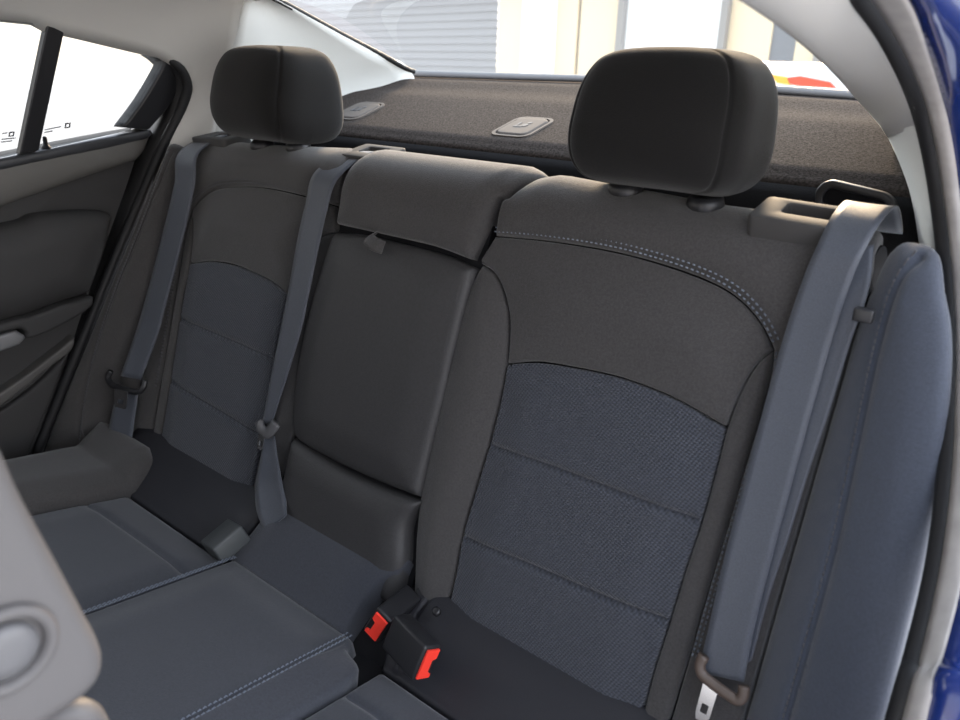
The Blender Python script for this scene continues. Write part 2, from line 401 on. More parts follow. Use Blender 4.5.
# headliner
hl = []
for y, hw, z in ((-1.3, .44, .90), (-.7, .44, .895), (-.2, .44, .885), (0, .445, .88), (.12, .45, .872), (.2, .455, .862), (.30, .46, .848)):
    hl.append([(-hw+2*hw*k/12, y, z+.03*(1-(k/6-1)**2)) for k in range(13)])
grid('ceiling', hl, RTRIM, structure=True, thick=.012)

# right pillar, inner silhouette to door seal
SRP = [(0.5589, -0.06, 0.8012), (0.5575, 0.04, 0.7881), (0.5634, 0.12, 0.7629), (0.5721, 0.19, 0.7273), (0.5785, 0.204, 0.7087), (0.5859, 0.212, 0.688), (0.6015, 0.212, 0.6466), (0.6201, 0.192, 0.5997)]
rpin = [(.44, -1.5, .90), (.45, -.8, .875), (.46, -.45, .855), (.48, -.2, .825)]+[(0.5, 0.0007, 0.7868), (0.5, 0.0932, 0.7721), (0.5, 0.2145, 0.7475), (0.5, 0.3086, 0.7243), (0.5, 0.4086, 0.7009), (0.5, 0.4726, 0.6814)]
rpout = [(.565, -1.5, .80), (.565, -.8, .80), (.562, -.4, .797)]+SRP[:5]
grid('trim_4', loft_rows(rpin, rpout, 40, 8, (-.006, -.008, -.002)), RTRIM, structure=True, thick=.006)
grid('trim_5', loft_rows([(0.502, 0.3976, 0.7034), (0.505, 0.4762, 0.6738), (0.512, 0.5259, 0.6365), (0.52, 0.5641, 0.5933), (0.53, 0.5866, 0.5519), (0.54, 0.5972, 0.5226)], SRP[4:], 24, 8, (-.003, -.006, 0)), TRIM, structure=True, thick=.006)
# back side of the right pillar (towards the rear glass)
bk_in = [(.44, -1.5, .90), (.45, -.8, .875), (.46, -.45, .855), (.48, -.2, .825)]+[(0.5, 0.0007, 0.7868), (0.5, 0.0932, 0.7721), (0.5, 0.2145, 0.7475), (0.5, 0.3086, 0.7243), (0.5, 0.4086, 0.7009), (0.5, 0.4726, 0.6814)]
bk_out = [(.46, -1.5, .905), (.465, -.8, .89), (.47, -.45, .875), (.475, .0, .86), (.47, .33, .85), (.47, .40, .83), (.47, .48, .805), (.47, .55, .785), (.48, .60, .765), (.50, .62, .745)]
grid('trim_6', loft_idx(bk_in, bk_out, 8, 6, (.0, 0, 0)), TRIM, structure=True, thick=.005, flip=True)
grid('trim_7', loft_idx([(0.502, 0.3976, 0.7034), (0.505, 0.4762, 0.6738), (0.512, 0.5259, 0.6365), (0.52, 0.5641, 0.5933), (0.53, 0.5866, 0.5519), (0.54, 0.5972, 0.5226)], [(.49, .61, .755), (.52, .62, .73), (.55, .6, .70), (.56, .58, .67), (.57, .56, .63), (.58, .54, .58)], 8, 6), TRIM, structure=True, thick=.005, flip=True)

# door seals (left and right) and the right door opening
sealR = [(.565, -1.0, .80), (.562, -.4, .797)]+[(0.5589, -0.06, 0.8012), (0.5575, 0.04, 0.7881), (0.5634, 0.12, 0.7629), (0.5721, 0.19, 0.7273), (0.5859, 0.212, 0.688), (0.6015, 0.212, 0.6466), (0.6197, 0.192, 0.6013), (0.6385, 0.16, 0.5519), (0.6537, 0.128, 0.5049), (0.6651, 0.1, 0.4667), (0.6751, 0.065, 0.425), (0.6809, 0.035, 0.3908), (0.6846, -0.005, 0.3558), (0.6862, -0.037, 0.3265)]+[(.69, -.09, .10), (.69, -.16, .02), (.69, -.3, -.02), (.69, -.8, -.04)]
tube('weatherstrip', sealR, .0092, RUBBER, n=12, flat=(1, 0, 0))
o = bpy.data.objects['weatherstrip']; tag(o, 'black rubber weatherstrip round the open right door aperture, between seat bolster and pale flange', 'door seal')
flA = [(.575, -1.0, .805), (.572, -.4, .803)]+[(0.566, -0.066, 0.8001), (0.565, 0.034, 0.7875), (0.57, 0.114, 0.7627), (0.5789, 0.184, 0.7276), (0.592, 0.206, 0.6888), (0.6067, 0.206, 0.6479), (0.6247, 0.186, 0.6032), (0.6431, 0.154, 0.5545), (0.6581, 0.122, 0.5081), (0.6692, 0.094, 0.4706), (0.679, 0.059, 0.4297), (0.6847, 0.029, 0.3962), (0.6888, -0.011, 0.3624), (0.6903, -0.043, 0.3341)]+[(.697, -.095, .095), (.697, -.165, .01), (.697, -.3, -.03), (.697, -.8, -.05)]
flB = [(.60, -1.0, .815), (.597, -.4, .815)]+[(0.5836, -0.07, 0.8014), (0.5856, 0.03, 0.7866), (0.5856, 0.11, 0.7626), (0.5901, 0.18, 0.7281), (0.6012, 0.202, 0.6897), (0.6143, 0.202, 0.6492), (0.6327, 0.182, 0.6052), (0.652, 0.15, 0.5575), (0.6685, 0.118, 0.5125), (0.6804, 0.09, 0.4762), (0.6908, 0.055, 0.4368), (0.6973, 0.025, 0.4049), (0.7003, -0.015, 0.3721), (0.7005, -0.047, 0.3441)]+[(.715, -.10, .09), (.715, -.17, .0), (.715, -.3, -.04), (.715, -.8, -.06)]
grid('trim_8', loft_idx(flA, flB, 6, 4, (.002, -.004, 0)), FLANGE, structure=True, thick=.004)
blB = [(.66, -1.0, .86), (.645, -.4, .85)]+[(0.606, -0.06, 0.8242), (0.6184, 0.04, 0.8079), (0.6261, 0.12, 0.7675), (0.6332, 0.19, 0.7298), (0.6436, 0.212, 0.6925), (0.6555, 0.212, 0.6531), (0.6702, 0.192, 0.61), (0.688, 0.16, 0.5635), (0.7036, 0.128, 0.5198), (0.7155, 0.1, 0.4849), (0.7241, 0.065, 0.4465), (0.7294, 0.035, 0.4155), (0.7327, -0.005, 0.3846), (0.7349, -0.037, 0.3596)]+[(.78, -.08, .07), (.78, -.16, -.03), (.78, -.3, -.09), (.78, -.8, -.12)]
grid('wall_right', loft_idx(flB, blB, 6, 4, (.003, -.006, 0)), BLUE, structure=True, thick=.004)

mesh('wall_left', [(-.74, -1.5, -.3), (-.74, .75, -.3), (-.74, .75, .585), (-.74, -1.5, .585), (-.75, -1.5, -.3), (-.75, .75, -.3), (-.75, .75, .585), (-.75, -1.5, .585)], [(0, 1, 2, 3), (7, 6, 5, 4), (3, 2, 6, 7), (0, 4, 5, 1), (1, 5, 6, 2), (0, 3, 7, 4)], RUBBER, smooth=False, structure=True)
mesh('unseen_side_blocker', [(.735, -2.1, -.3), (.735, -1.0, -.3), (.735, -.92, .585), (.735, -2.1, .585), (.76, -2.1, -.3), (.76, -1.0, -.3), (.76, -.92, .585), (.76, -2.1, .585)], [(0, 1, 2, 3), (7, 6, 5, 4), (3, 2, 6, 7), (0, 4, 5, 1), (1, 5, 6, 2), (0, 3, 7, 4)], RUBBER, smooth=False, structure=True)  # unseen front door panel, added to block light from the right front
rbox('unseen_seatback_blocker', (.80, .14, .80), Matrix.Translation((-.32, -.98, .12)), FABRIC, bev=.05, structure=True)  # unseen front seat-back block, added to keep low light off the bench
rbox('unseen_door_blocker', (.80, .06, .90), Matrix.Translation((1.12, -1.12, .10)) @ Matrix.Rotation(math.radians(-25), 4, 'Z'), BLUE, bev=.02, structure=True)  # unseen open rear door, added to block low light at the aperture
# rear window
gl = []
for i in range(9):
    t = i/8; row = []
    for k in range(13):
        q = k/6-1; hw = .47-.0*t; yb = .785-.11*q*q; yt = .36-.04*q*q; zb = .732; zt = .862-.012*q*q
        row.append((hw*q, yb+(yt-yb)*t, zb+(zt-zb)*t+.03*math.sin(math.pi*t)))
    gl.append(row)
grid('window_1', gl, GLASS, structure=True)

# ================================================================== PARCEL SHELF
sh = thing('parcel_shelf', 'grey felt parcel shelf under the rear window behind the seats', 'parcel shelf', (0, .55, .56))
rows = []
def shz(q, t):    # t from front lip to glass
    yb = .80-.11*q*q
    y0 = .372
    if t < 0: return (y0+.004, .635+t)
    y = y0+.03+(yb-y0-.03)*t
    z = .640+.052*min(1, t/.45)+(.030*(max(0, t-.45)/.55)) 
    z -= .013*max(0, q)*max(0, t)
    z += .008*math.exp(-((t-.78)/.1)**2)
    return (y, z)
prof = [-.14, -.06, -.035]
for k in range(31):
    q = k/15-1; col = []
    for t in prof: col.append((.60*q, shz(q, t)[0], shz(q, t)[1]))
    for a in (0, 20, 40, 60, 80): ra = math.radians(a); col.append((.60*q, .376+.03*(1-math.cos(ra)), .60+.036*math.sin(ra)+.0025*a/80))
    for i in range(0, 25): y, z = shz(q, i/24*1.02); col.append((.60*q, y, z))
    rows.append(col)
LIP = mat('dark_lip', (.013, .013, .014), 1, spec=.1, bump=.4, bscale=500)  # lip darker than the shelf deck
grid('shelf_deck', [r[5:] for r in rows], CARPET, sh, thick=.01, flip=True)
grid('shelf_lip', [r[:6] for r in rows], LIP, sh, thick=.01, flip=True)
def shF(q0): pass
def shelf_frame(x, y):
    zz = lambda xx, yy: shz(xx/.60, max(0, (yy-.402)/((.80-.11*(xx/.6)**2)-.402)))[1]
    z = zz(x, y); ey = Vector((0, .02, zz(x, y+.02)-z)).normalized(); ex = Vector((1, 0, 0)); return frame((x, y, z), ex, ey, ex.cross(ey))
ACOV = mat('shelf_plastic', (.10, .088, .080), .8, spec=.2, bump=.1, bscale=500)
ICON = mat('anchor_icon', (.05, .05, .055), .6)
for (x, y) in ((-.022, .462), (-.405, .468)):
    f = shelf_frame(x, y)
    c = panel('anchor_cover', rrect(.062, .075, .014), f, ACOV, sh, r=.003, depth=.01, base=.0035, res=.008)
    prism('cover_surround', rrect(.074, .088, .018), -.004, .002, f, ACOV, c, hole=rrect(.064, .077, .014), smooth=False)
    ic = thing_part = None
    bmv = []; bmf = []
    def dot(cx, cy, w, h_, bv=bmv, bf=bmf, f=f):
        k = len(bv); P = rrect(w, h_, min(w, h_)*.45, 3, cx, cy); n = len(P)
        bv += [f(p[0], p[1], .0036) for p in P]+[f(p[0], p[1], .0042) for p in P]; bf.append(tuple(range(k+n, k+2*n))); bf += [(k+i, k+(i+1) % n, k+n+(i+1) % n, k+n+i) for i in range(n)]
    dot(.006, .012, .008, .008); dot(.004, .001, .010, .012); dot(-.006, -.006, .016, .004); dot(-.010, .004, .004, .016)
    mesh('anchor_symbol', bmv, bmf, ICON, c, smooth=False)
# dark strip along the glass
tube('glass_edge_strip', [(x, .795-.11*(x/.5)**2*.7, .729-.013*max(0, x)/.5) for x in (-.5, -.4, -.25, 0, .25, .4, .5)], (.009, .005), GPLAST, sh, n=8)
# oval belt slot in the lip on the right
SLx = [(0.499, 0.374, 0.6128), (0.4607, 0.374, 0.6081), (0.5469, 0.374, 0.6124), (0.4998, 0.374, 0.6248), (0.5075, 0.374, 0.5954)]
def slotF(u, v, h): return (u, .372-h, v)
cx, cz = SLx[0][0]-.0, SLx[0][2]; wv = (SLx[2][0]-SLx[1][0]); 
sl = [(p[0], p[1]-.14*p[0]) for p in rrect(wv, .040, .0195, 8)]; sli = [(p[0], p[1]-.14*p[0]) for p in rrect(wv-.018, .022, .0105, 8)]
prism('belt_slot_surround', [(cx+p[0], cz+p[1]) for p in sl], -.004, .008, slotF, PLAST, sh, hole=[(cx+p[0], cz+p[1]) for p in sli], bev=.002, smooth=True)
prism('belt_slot', [(cx+p[0], cz+p[1]) for p in sli], -.004, .0015, slotF, SHELL, sh)

# ================================================================== REAR BACKRESTS
# seam curves (u across the car, s up the backrest), right-hand seat
split = [(0.1496, 0.6231), (0.1387, 0.5809), (0.1308, 0.5424), (0.1213, 0.4967), (0.1168, 0.4316), (0.1147, 0.3922), (0.1168, 0.3138), (0.1221, 0.2353), (0.1299, 0.1841)]
S1 = [(0.148, 0.5811), (0.2142, 0.5865), (0.2936, 0.5887), (0.3549, 0.5857), (0.4125, 0.5781), (0.4497, 0.5672), (0.4784, 0.5483), (0.4991, 0.5247)]
bolA = [(0.1365, 0.5446), (0.157, 0.5383), (0.1774, 0.5202), (0.194, 0.4932), (0.2021, 0.4645), (0.207, 0.4366)]
insL = [(0.207, 0.4366), (0.2095, 0.3905), (0.208, 0.3367), (0.2036, 0.2756), (0.1999, 0.2164), (0.2029, 0.1721)]
arcT = [(0.207, 0.4366), (0.2456, 0.4488), (0.2918, 0.4547), (0.354, 0.4586), (0.4155, 0.454), (0.4753, 0.4405)]
bolB = [(0.4991, 0.5247), (0.4885, 0.5104), (0.4815, 0.4886), (0.4777, 0.4655), (0.4753, 0.4405)]
insR = [(0.4753, 0.4405), (0.4759, 0.3924), (0.4755, 0.3434), (0.4724, 0.2914), (0.4704, 0.2344), (0.4678, 0.1782)]
line2 = [(0.208, 0.3367), (0.2829, 0.3406), (0.3614, 0.3422), (0.4208, 0.3428), (0.4755, 0.3434)]
line3 = [(0.1999, 0.2164), (0.2874, 0.2237), (0.3924, 0.2292), (0.4704, 0.2344)]
outS = [(0.4991, 0.5247), (0.5023, 0.4982), (0.5027, 0.4568), (0.5014, 0.4064), (0.5005, 0.35), (0.4987, 0.2838), (0.498, 0.2124)]
botR = [(insR[-1][0], .10), (insL[-1][0], .10)]
sp_u = split[-1][0]
def flat_u(c): return c
SB_EDGE = .562
def seat_core(name, u0, u1, parent):
    pr = [BK(0, s, -.012)[1:] for s in (.07, .2, .4, .6)]
    pr += [BK(0, L0+RA*math.radians(a), -.012)[1:] for a in (20, 40, 60, 80, 100, 120)]
    yb, zb = pr[-1]; pr += [(yb+.03, zb-.03), (yb+.012, zb-.1), (.14, .07)]
    return extrude(name, pr, u0, u1, SHELL, parent)
SEATTOP = L0+RA*math.radians(118)
rs = thing('rear_seat', 'right rear seat backrest with woven blue-grey insert, behind the belt nearest the open door', 'car seat', (.35, .05, .12))
seat_core('backrest_shell', sp_u+.012, SB_EDGE-.003, rs)
ls = thing('rear_seat', 'left and centre rear backrest holding the fold-down armrest', 'car seat', (-.22, .05, .12))
seat_core('backrest_shell', -SB_EDGE+.003, sp_u+.004, ls)
topsplit = [(split[0][0], split[0][1]), (split[0][0]+.012, L0+.03), (split[0][0]+.022, L0+.06), (split[0][0]+.024, SEATTOP)]
def build_seat(par, sg):
    fl = (lambda c: mir(c)) if sg < 0 else (lambda c: list(c))
    g = fl
    in_top = topsplit if sg > 0 else [(.128, .585), (.135, .60), (.14, L0+.06), (.14, SEATTOP)]
    in_edge = split
    ue = SB_EDGE
    # headband above the stitch line, continuing down the outer flank
    hb = path(g(S1), g(outS), g([outS[-1], (outS[-1][0]-.002, .09)]), g([(outS[-1][0]-.002, .09), (ue, .09)]), g([(ue, .09), (ue, .3), (ue, .58), (ue-.003, L0+.05), (ue-.008, SEATTOP)]),
              g([(ue-.008, SEATTOP), (in_top[-1][0], SEATTOP)]), g(in_top[::-1]), g([in_top[0], S1[0]]))
    panel('upper_panel', hb, BK, FABRIC, par, r=.007, depth=.02, bulge=.006, bw=.03, extra=lambda u, v: .013*min(1, max(0, (.40-abs(u))/.25))*min(1, max(0, (v-.57)/.06)))
    yoke = path(g(bolA), g(arcT), g(bolB[::-1]), g(S1[::-1]), g([S1[0], (bolA[0][0]-.002, bolA[0][1]+.006)]))
    panel('shoulder_panel', yoke, BK, FABRIC, par, r=.004, depth=.02, bulge=.008, bw=.07)
    ins = path(g(arcT), g(insR), g([insR[-1], (insR[-1][0], .09)]), g([(insR[-1][0], .09), (insL[-1][0], .09)]), g([(insL[-1][0], .09), insL[-1]]), g(insL[::-1]))
    panel('seat_insert', ins, BK, INSERT, par, r=.004, depth=.02, bulge=.006, bw=.05, grooves=((g(line2), .007, .0032), (g(line3), .007, .0032)), res=.010)
    ib0 = split if sg > 0 else [(.128, .585), (.130, .54), (.132, .45), (.133, .35), (.134, .25), (.136, .17)]
    st = [p for p in ib0 if p[1] < bolA[0][1]-.004]
    ib = path(g([(bolA[0][0], bolA[0][1])]+list(st)), g([st[-1], (st[-1][0]+.02, .10)]), g([(st[-1][0]+.02, .10), (insL[-1][0], .09)]), g([(insL[-1][0], .09), insL[-1]]), g(insL[::-1]), g(bolA[::-1]))
    panel('inner_bolster', ib, BK, FABRIC if sg > 0 else VINYL, par, r=.007, depth=.022, bulge=.012, bw=.035)
    ob = path(g(bolB), g(insR), g([insR[-1], (insR[-1][0], .09)]), g([(insR[-1][0], .09), (outS[-1][0]-.004, .09)]), g([(outS[-1][0]-.004, .09), outS[-1]]), g(outS[::-1]))
    panel('outer_bolster', ob, BK, FABRIC, par, r=.006, depth=.02, bulge=.008, bw=.03)
    stitches('stitching', g([(p[0]+.000, p[1]+.0) for p in S1]), lambda u, s, h: BK(u, s, h+.003), par, rows=(sg*.005, sg*.010), m=THREADD if sg < 0 else THREAD)
    stitches('stitching', g(outS), lambda u, s, h: BK(u, s, h+.003), par, rows=(sg*.005, sg*.009), m=THREADD if sg < 0 else THREAD)
build_seat(rs, 1); build_seat(ls, -1)
# centre section
hp = [(0.147, 0.5509), (0.0686, 0.553), (-0.0029, 0.5548), (-0.1095, 0.5556)]
hpo = path([(split[2][0]-.008, hp[0][1]-.004), (hp[1][0], hp[1][1]), (hp[2][0], hp[2][1]), (-.124, hp[3][1])], [(-.124, hp[3][1]), (-.125, .60), (-.124, L0+.05), (-.120, SEATTOP)],
           [(-.120, SEATTOP), (topsplit[3][0]-.006, SEATTOP)], [(topsplit[3][0]-.006, SEATTOP), (topsplit[2][0]-.005, L0+.06), (topsplit[1][0]-.006, L0+.03), (split[0][0]-.006, split[0][1]), (split[1][0]-.007, split[1][1]), (split[2][0]-.008, hp[0][1]-.004)])
panel('centre_headpiece', hpo, BK, FABRIC, ls, r=.007, depth=.03, bulge=.007, bw=.022, base=.011, extra=lambda u, v: .004*min(1, max(0, (v-.58)/.05)))
am = [(-0.1218, 0.5454), (-0.0676, 0.5506), (0, 0.55), (0.0803, 0.5472), (0.1333, 0.5387), (0.1338, 0.4978), (0.1325, 0.4348), (0.1326, 0.3774), (0.1298, 0.3054), (0.1281, 0.2401)]
am2 = [(0.1281, 0.2401), (0.0643, 0.2359), (-0.0138, 0.234), (-0.0871, 0.2357), (-0.1156, 0.2401), (-0.129, 0.254), (-0.141, 0.3006), (-0.1473, 0.3667), (-0.1451, 0.4266), (-0.1375, 0.4897), (-0.1291, 0.5343)]
arm = panel('armrest', path(am[:5], am[4:], am2[:4], am2[3:]+am[:1]), BK, VINYL, ls, r=.012, depth=.035, bulge=.008, bw=.05, base=.012, res=.010)
# pad below the armrest
pd = path([(-.126, am2[4][1]+.0), (am2[2][0], am2[2][1]-.003), (am2[1][0], am2[1][1]-.003), (am2[0][0]+.004, am2[0][1]-.003)], [(am2[0][0]+.004, am2[0][1]-.003), (split[-2][0]-.004, .20), (split[-1][0]-.003, .155)],
          [(split[-1][0]-.003, .155), (split[-1][0]-.003, .09)], [(split[-1][0]-.003, .09), (-.128, .09)], [(-.128, .09), (-.126, am2[4][1])])
panel('lower_pad', pd, BK, VINYL, ls, r=.012, depth=.03, bulge=.006, bw=.03, base=.014)
# pull strap of the armrest
pl = [(-0.0034, 0.146, 0.5464), (0.0217, 0.1463, 0.5475), (0.0476, 0.1431, 0.5376)]
tube('pull_strap', [Vector(BK(-.035, am[2][1]+.002, .018)), Vector(BK(-.030, am[2][1]-.004, .030)), Vector(BK(-.015, am[2][1]-.010, .033)), Vector(BK(-.006, am[2][1]-.012, .024))], (.0020, .0095), FABRIC, arm, n=10, flat=(0, -1, .3))

# head restraint guides
def lathe(name, prof, M, m, parent=None, n=24):
    vs = []; fs = []
    for r, z in prof:
        for k in range(n): a = 2*math.pi*k/n; vs.append(M @ Vector((r*math.cos(a), r*math.sin(a), z)))
    for i in range(len(prof)-1):
        for k in range(n): fs.append((i*n+k, i*n+(k+1) % n, (i+1)*n+(k+1) % n, (i+1)*n+k))
    fs += [tuple(range(n))[::-1], tuple(range((len(prof)-1)*n, len(prof)*n))]
    return mesh(name, vs, fs, m, parent, recalc=True)
HS = L0+RA*math.radians(66); HG = L0+RA*math.radians(64)
lean = Matrix.Rotation(-TT*1.1, 4, 'X')
for par, xs in ((rs, (.293, .387)), (ls, (-.280, -.374))):
    for x in xs:
        b = BK(x, HG, .006+.012*min(1, max(0, (.40-abs(x))/.25))); M = Matrix.Translation(b) @ Matrix.Rotation(math.radians(9), 4, 'X')
        lathe('headrest_guide', [(.018, -.012), (.0195, .0), (.0185, .006), (.0145, .0095), (.0085, .010), (.008, -.005)], M, PLAST, par)

# ================================================================== HEADRESTS
def headrest(label, cxx, top_shift):
    base = BK(cxx, HS, .004)
    t = thing('headrest', label, 'headrest', base)
    hw, hd, hh = .101, .077, .071
    bm = bmesh.new(); bmesh.ops.create_cube(bm, size=2); bmesh.ops.subdivide_edges(bm, edges=list(bm.edges), cuts=56, use_grid_fill=True)
    ctr = Vector((cxx, base[1]-.002, base[2]+.083))
    vs = []
    for v in bm.verts:
        p = v.co; n = (abs(p.x)**5+abs(p.y)**5+abs(p.z)**3.6)**(1/4.4); q = p/n
        e = q.copy()
        sd = abs(q.x)
        gr = math.exp(-((sd+q.y-.03)/.03)**2)*.0028 if q.y < -.3 else 0
        zt = (q.z+1)/2
        w = hw*(1-.10*zt*zt-.05*(1-zt)**2); d = hd*(1-.12*zt) if q.y < 0 else hd*(1.22-.62*max(0, zt-.12)**1.2)
        c = Vector((q.x*w, q.y*d, q.z*hh))
        c *= 1-gr/.1
        c.y -= .012*(1-q.x*q.x)*0 if q.y > 0 else 0
        fw_ = min(1, max(0, .5-q.y*.7)); fw_ = fw_*fw_*(3-2*fw_)
        c.y += .006*(q.x*q.x)*fw_      # wrapped front
        c.y += math.tan(math.radians(11))*c.z+.022*max(0, -q.z)**1.5*fw_
        c.z += .010*max(0, -q.z)*max(0, -q.y)
        c.z -= .006*q.x*q.x
        vs.append(ctr+c)
    fs = [[v.index for v in f.verts] for f in bm.faces]; bm.free()
    mesh('headrest_cushion', vs, fs, HEADC, t)
    for s in (-1, 1):
        p0 = Vector(BK(cxx+s*.048, HG, -.02)); d = Vector((0, math.sin(TT*1.1), math.cos(TT*1.1)))
        tube('post', [p0, p0+d*.06, p0+d*.09], .006, CHROME, t, sm=2, n=14)
    return t
headrest('dark cloth headrest on the right rear seat, nearest the open door', .336, 0)
headrest('dark cloth headrest on the left rear seat, in front of the pale pillar', -.336, 0)

# bezels on top of the seats (belt guides)
def bezel(name, label_, c0, ex, ey, w, d, par, m):
    f, M = basis(c0, ex, ey)
    o_ = rrect(w, d, .007, 4); i_ = rrect(w*.5, d*.42, .004, 4, -.0, .004)
    b = prism(name, o_, -.022, .006, f, m, par, hole=i_, bev=.002, smooth=True)
    prism('bezel_well', rrect(w*.52, d*.44, .004, 4, 0, .004), -.012, -.006, f, SHELL, b)
    return b
BZP = mat('bezel_plastic', (.055, .053, .052), .7, spec=.25, bump=.1, bscale=600)
# right one: grey frame at the outer top corner
bz = BK(.505, L0+RA*math.radians(70), .006)
bezel('belt_guide', '', (.496, bz[1]-.018, bz[2]+.001), (1, 0, -.03), (0, 1, .24), .100, .056, rs, BZP)
bz2 = BK(-.118, L0+RA*math.radians(72), .010)
bezel('belt_guide', '', (-.128, bz2[1]+.004, bz2[2]+.002), (1, 0, 0), (0, 1, .20), .085, .060, ls, BZP)
bezel('belt_guide', '', (-.500, bz[1], bz[2]+.002), (1, 0, .03), (0, 1, .15), .10, .056, ls, BZP)

# ================================================================== SIDE BOLSTERS
sb_o = path([(0.5689, 0.6197), (0.5719, 0.635), (0.5818, 0.6424), (0.5987, 0.6361), (0.6124, 0.6269), (0.6202, 0.6156)], [(0.6202, 0.6156), (0.64, 0.5726), (0.6535, 0.5198), (0.6628, 0.4588), (0.6688, 0.3969), (0.6723, 0.3249), (0.6756, 0.2668)], [[(0.6756, 0.2668)][0], (.655, .09)], [(.655, .09), (.563, .09)], [(.563, .09), (.563, .3), (.563, .5), (.563, .56)]+[(0.5689, 0.6197)])
seamR = [(0.6025, 0.6192), (0.5938, 0.608), (0.5903, 0.5879), (0.591, 0.5461), (0.5941, 0.4984), (0.5988, 0.4327), (0.603, 0.362), (0.6041, 0.2882), (0.6047, 0.2075)]
sl_o = path([(-0.5606, 0.6372), (-0.5796, 0.6367), (-0.5915, 0.6289), (-0.5933, 0.6005), (-0.6099, 0.5207), (-0.6356, 0.3897), (-0.662, 0.2554), (-0.6879, 0.133), (-0.7063, 0.0239)], [[(-0.7063, 0.0239)][0], (-.60, .08)], [(-.60, .08), (-.563, .09)], [(-.563, .09), (-.563, .3), (-.563, .5), (-.563, .58)]+[(-0.5606, 0.6372)])
seamL = [(-0.5763, 0.6169), (-0.5843, 0.5643), (-0.6013, 0.4657), (-0.6212, 0.3607), (-0.6351, 0.2554), (-0.6395, 0.1507), (-0.6355, 0.0563)]
def side_bolster(sg, label, seam_m):
    ol_, sm_ = (sb_o, seamR) if sg > 0 else (sl_o, seamL)
    t = thing('side_bolster', label, 'seat bolster', (sg*.61, .06, .1))
    BOLC = mat('sky_lit_bolster_cloth', (.045, .053, .073), .8, sheen=.3, spec=.35, noise=.12, nscale=420, bump=.4, bscale=900)  # blue sky light put into the cloth colour, right bolster only
    panel('bolster_pad', ol_, SB, BOLC if sg > 0 else FABRIC, t, r=.012, depth=.10, bulge=.012, bw=.035, grooves=((sm_, .007, .0035),))
    stitches('stitching', sm_, lambda u, s, h: SB(u, s, h+.011), t, m=seam_m, rows=(-sg*.004,), length=.004, gap=.002, h=.001)
    return t
sbR = side_bolster(1, 'tall blue-lit side bolster between the right belt and the open door seal', THREADD)
sbL = side_bolster(-1, 'dark side bolster between the left rear door and the left seat', THREADD)
kp = [(0.5741, 0.1485, 0.5542)][0]
rbox('bolster_clip', (.016, .010, .012), Matrix.Translation((kp[0], kp[1]-.004, kp[2])), PLAST, sbR, bev=.002)
kl = [(-0.6972, 0.0002, 0.0976)][0]
tube('bolster_loop', [Vector(kl)+Vector((0, 0, -.008)), Vector(kl)+Vector((.004, -.008, 0)), Vector(kl)+Vector((.004, 0, .010))], .002, PLAST, sbL, n=8)

# ================================================================== SEAT CUSHION
cu = thing('bench_cushion', 'one-piece dark blue-grey cloth rear bench cushion below the backrests', 'seat cushion', (0, -.2, -.1))
prc = [(-.46, -.1), (-.49, .06), (-.475, .12)]+[CU(0, y, -.034)[1:] for y in (-.44, -.3, -.15, -.045, .045)]+[(.075, .13), (.07, -.1)]
extrude('cushion_base', prc, -.615, .615, SHELL, cu)
def P2(*c): return list(c)
yf = -.475; yr = -.047
RAMP = mat('shaded_ramp_vinyl', (.017, .017, .021), .55, spec=.4, bump=.3, bscale=700)  # ramp colour darkened to stand in for shade in the recess
cm = .124; cr_ = .182
panel('centre_panel', path([(-cm, yr), (-cm, yf)], [(-cm, yf), (cr_, yf)], [(cr_, yf), (cr_, -.105)], [(cr_, -.105), (.170, -.075), (.135, -.064)], [(.135, -.064), (.125, yr)], [(.125, yr), (-cm, yr)]), CU, CUSHC, cu, r=.008, depth=.03, bulge=.008, bw=.06, base=-.003, grooves=(([(cm, yr), (cm, yf)], .002, .003),))
for sg in (-1, 1):
    g = (lambda c: list(c)) if sg > 0 else mir
    a, b = (cm+.003 if sg < 0 else cr_+.003), .405
    o_ = path(g([(a, yr-.01), (a, yf)]), g([(a, yf), (b+.03, yf)]), g([(b+.03, yf), (b+.02, -.2), (b, yr-.01)]), g([(b, yr-.01), (a, yr-.01)]))
    panel('outer_seat_panel', o_, CU, CUSHC, cu, r=.007, depth=.03, bulge=.004, bw=.05, base=-.010, grooves=((g([(a, -.112), (.25, -.113), (b+.01, -.117)]), .005, .004),))
    e0 = b+.003
    o_ = path(g([(e0+.05, .012), (e0+.015, -.005), (e0, -.045), (e0+.008, -.12), (e0+.02, -.2), (e0+.03, yf)]), g([(e0+.03, yf), (.61, yf)]), g([(.61, yf), (.61, .012)]), g([(.61, .012), (e0+.05, .012)]))
    panel('outer_bolster', o_, CU, FABRIC, cu, r=.016, depth=.06, bulge=.012, bw=.05, base=.010 if sg < 0 else -.012)
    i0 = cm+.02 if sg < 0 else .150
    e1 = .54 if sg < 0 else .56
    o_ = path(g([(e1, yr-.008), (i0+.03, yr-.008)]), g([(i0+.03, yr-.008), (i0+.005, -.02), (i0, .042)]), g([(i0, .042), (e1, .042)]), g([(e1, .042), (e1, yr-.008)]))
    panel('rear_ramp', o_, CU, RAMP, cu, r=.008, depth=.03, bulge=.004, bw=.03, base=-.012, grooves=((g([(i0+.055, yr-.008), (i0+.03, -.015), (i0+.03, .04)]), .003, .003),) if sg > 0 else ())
    stitches('stitching', g([(cm, yr), (cm, yf)]), lambda u, y, h: CU(u, y, h+.005), cu, rows=(-.0035, .0035) if sg > 0 else (.007, .011), length=.004, gap=.002)
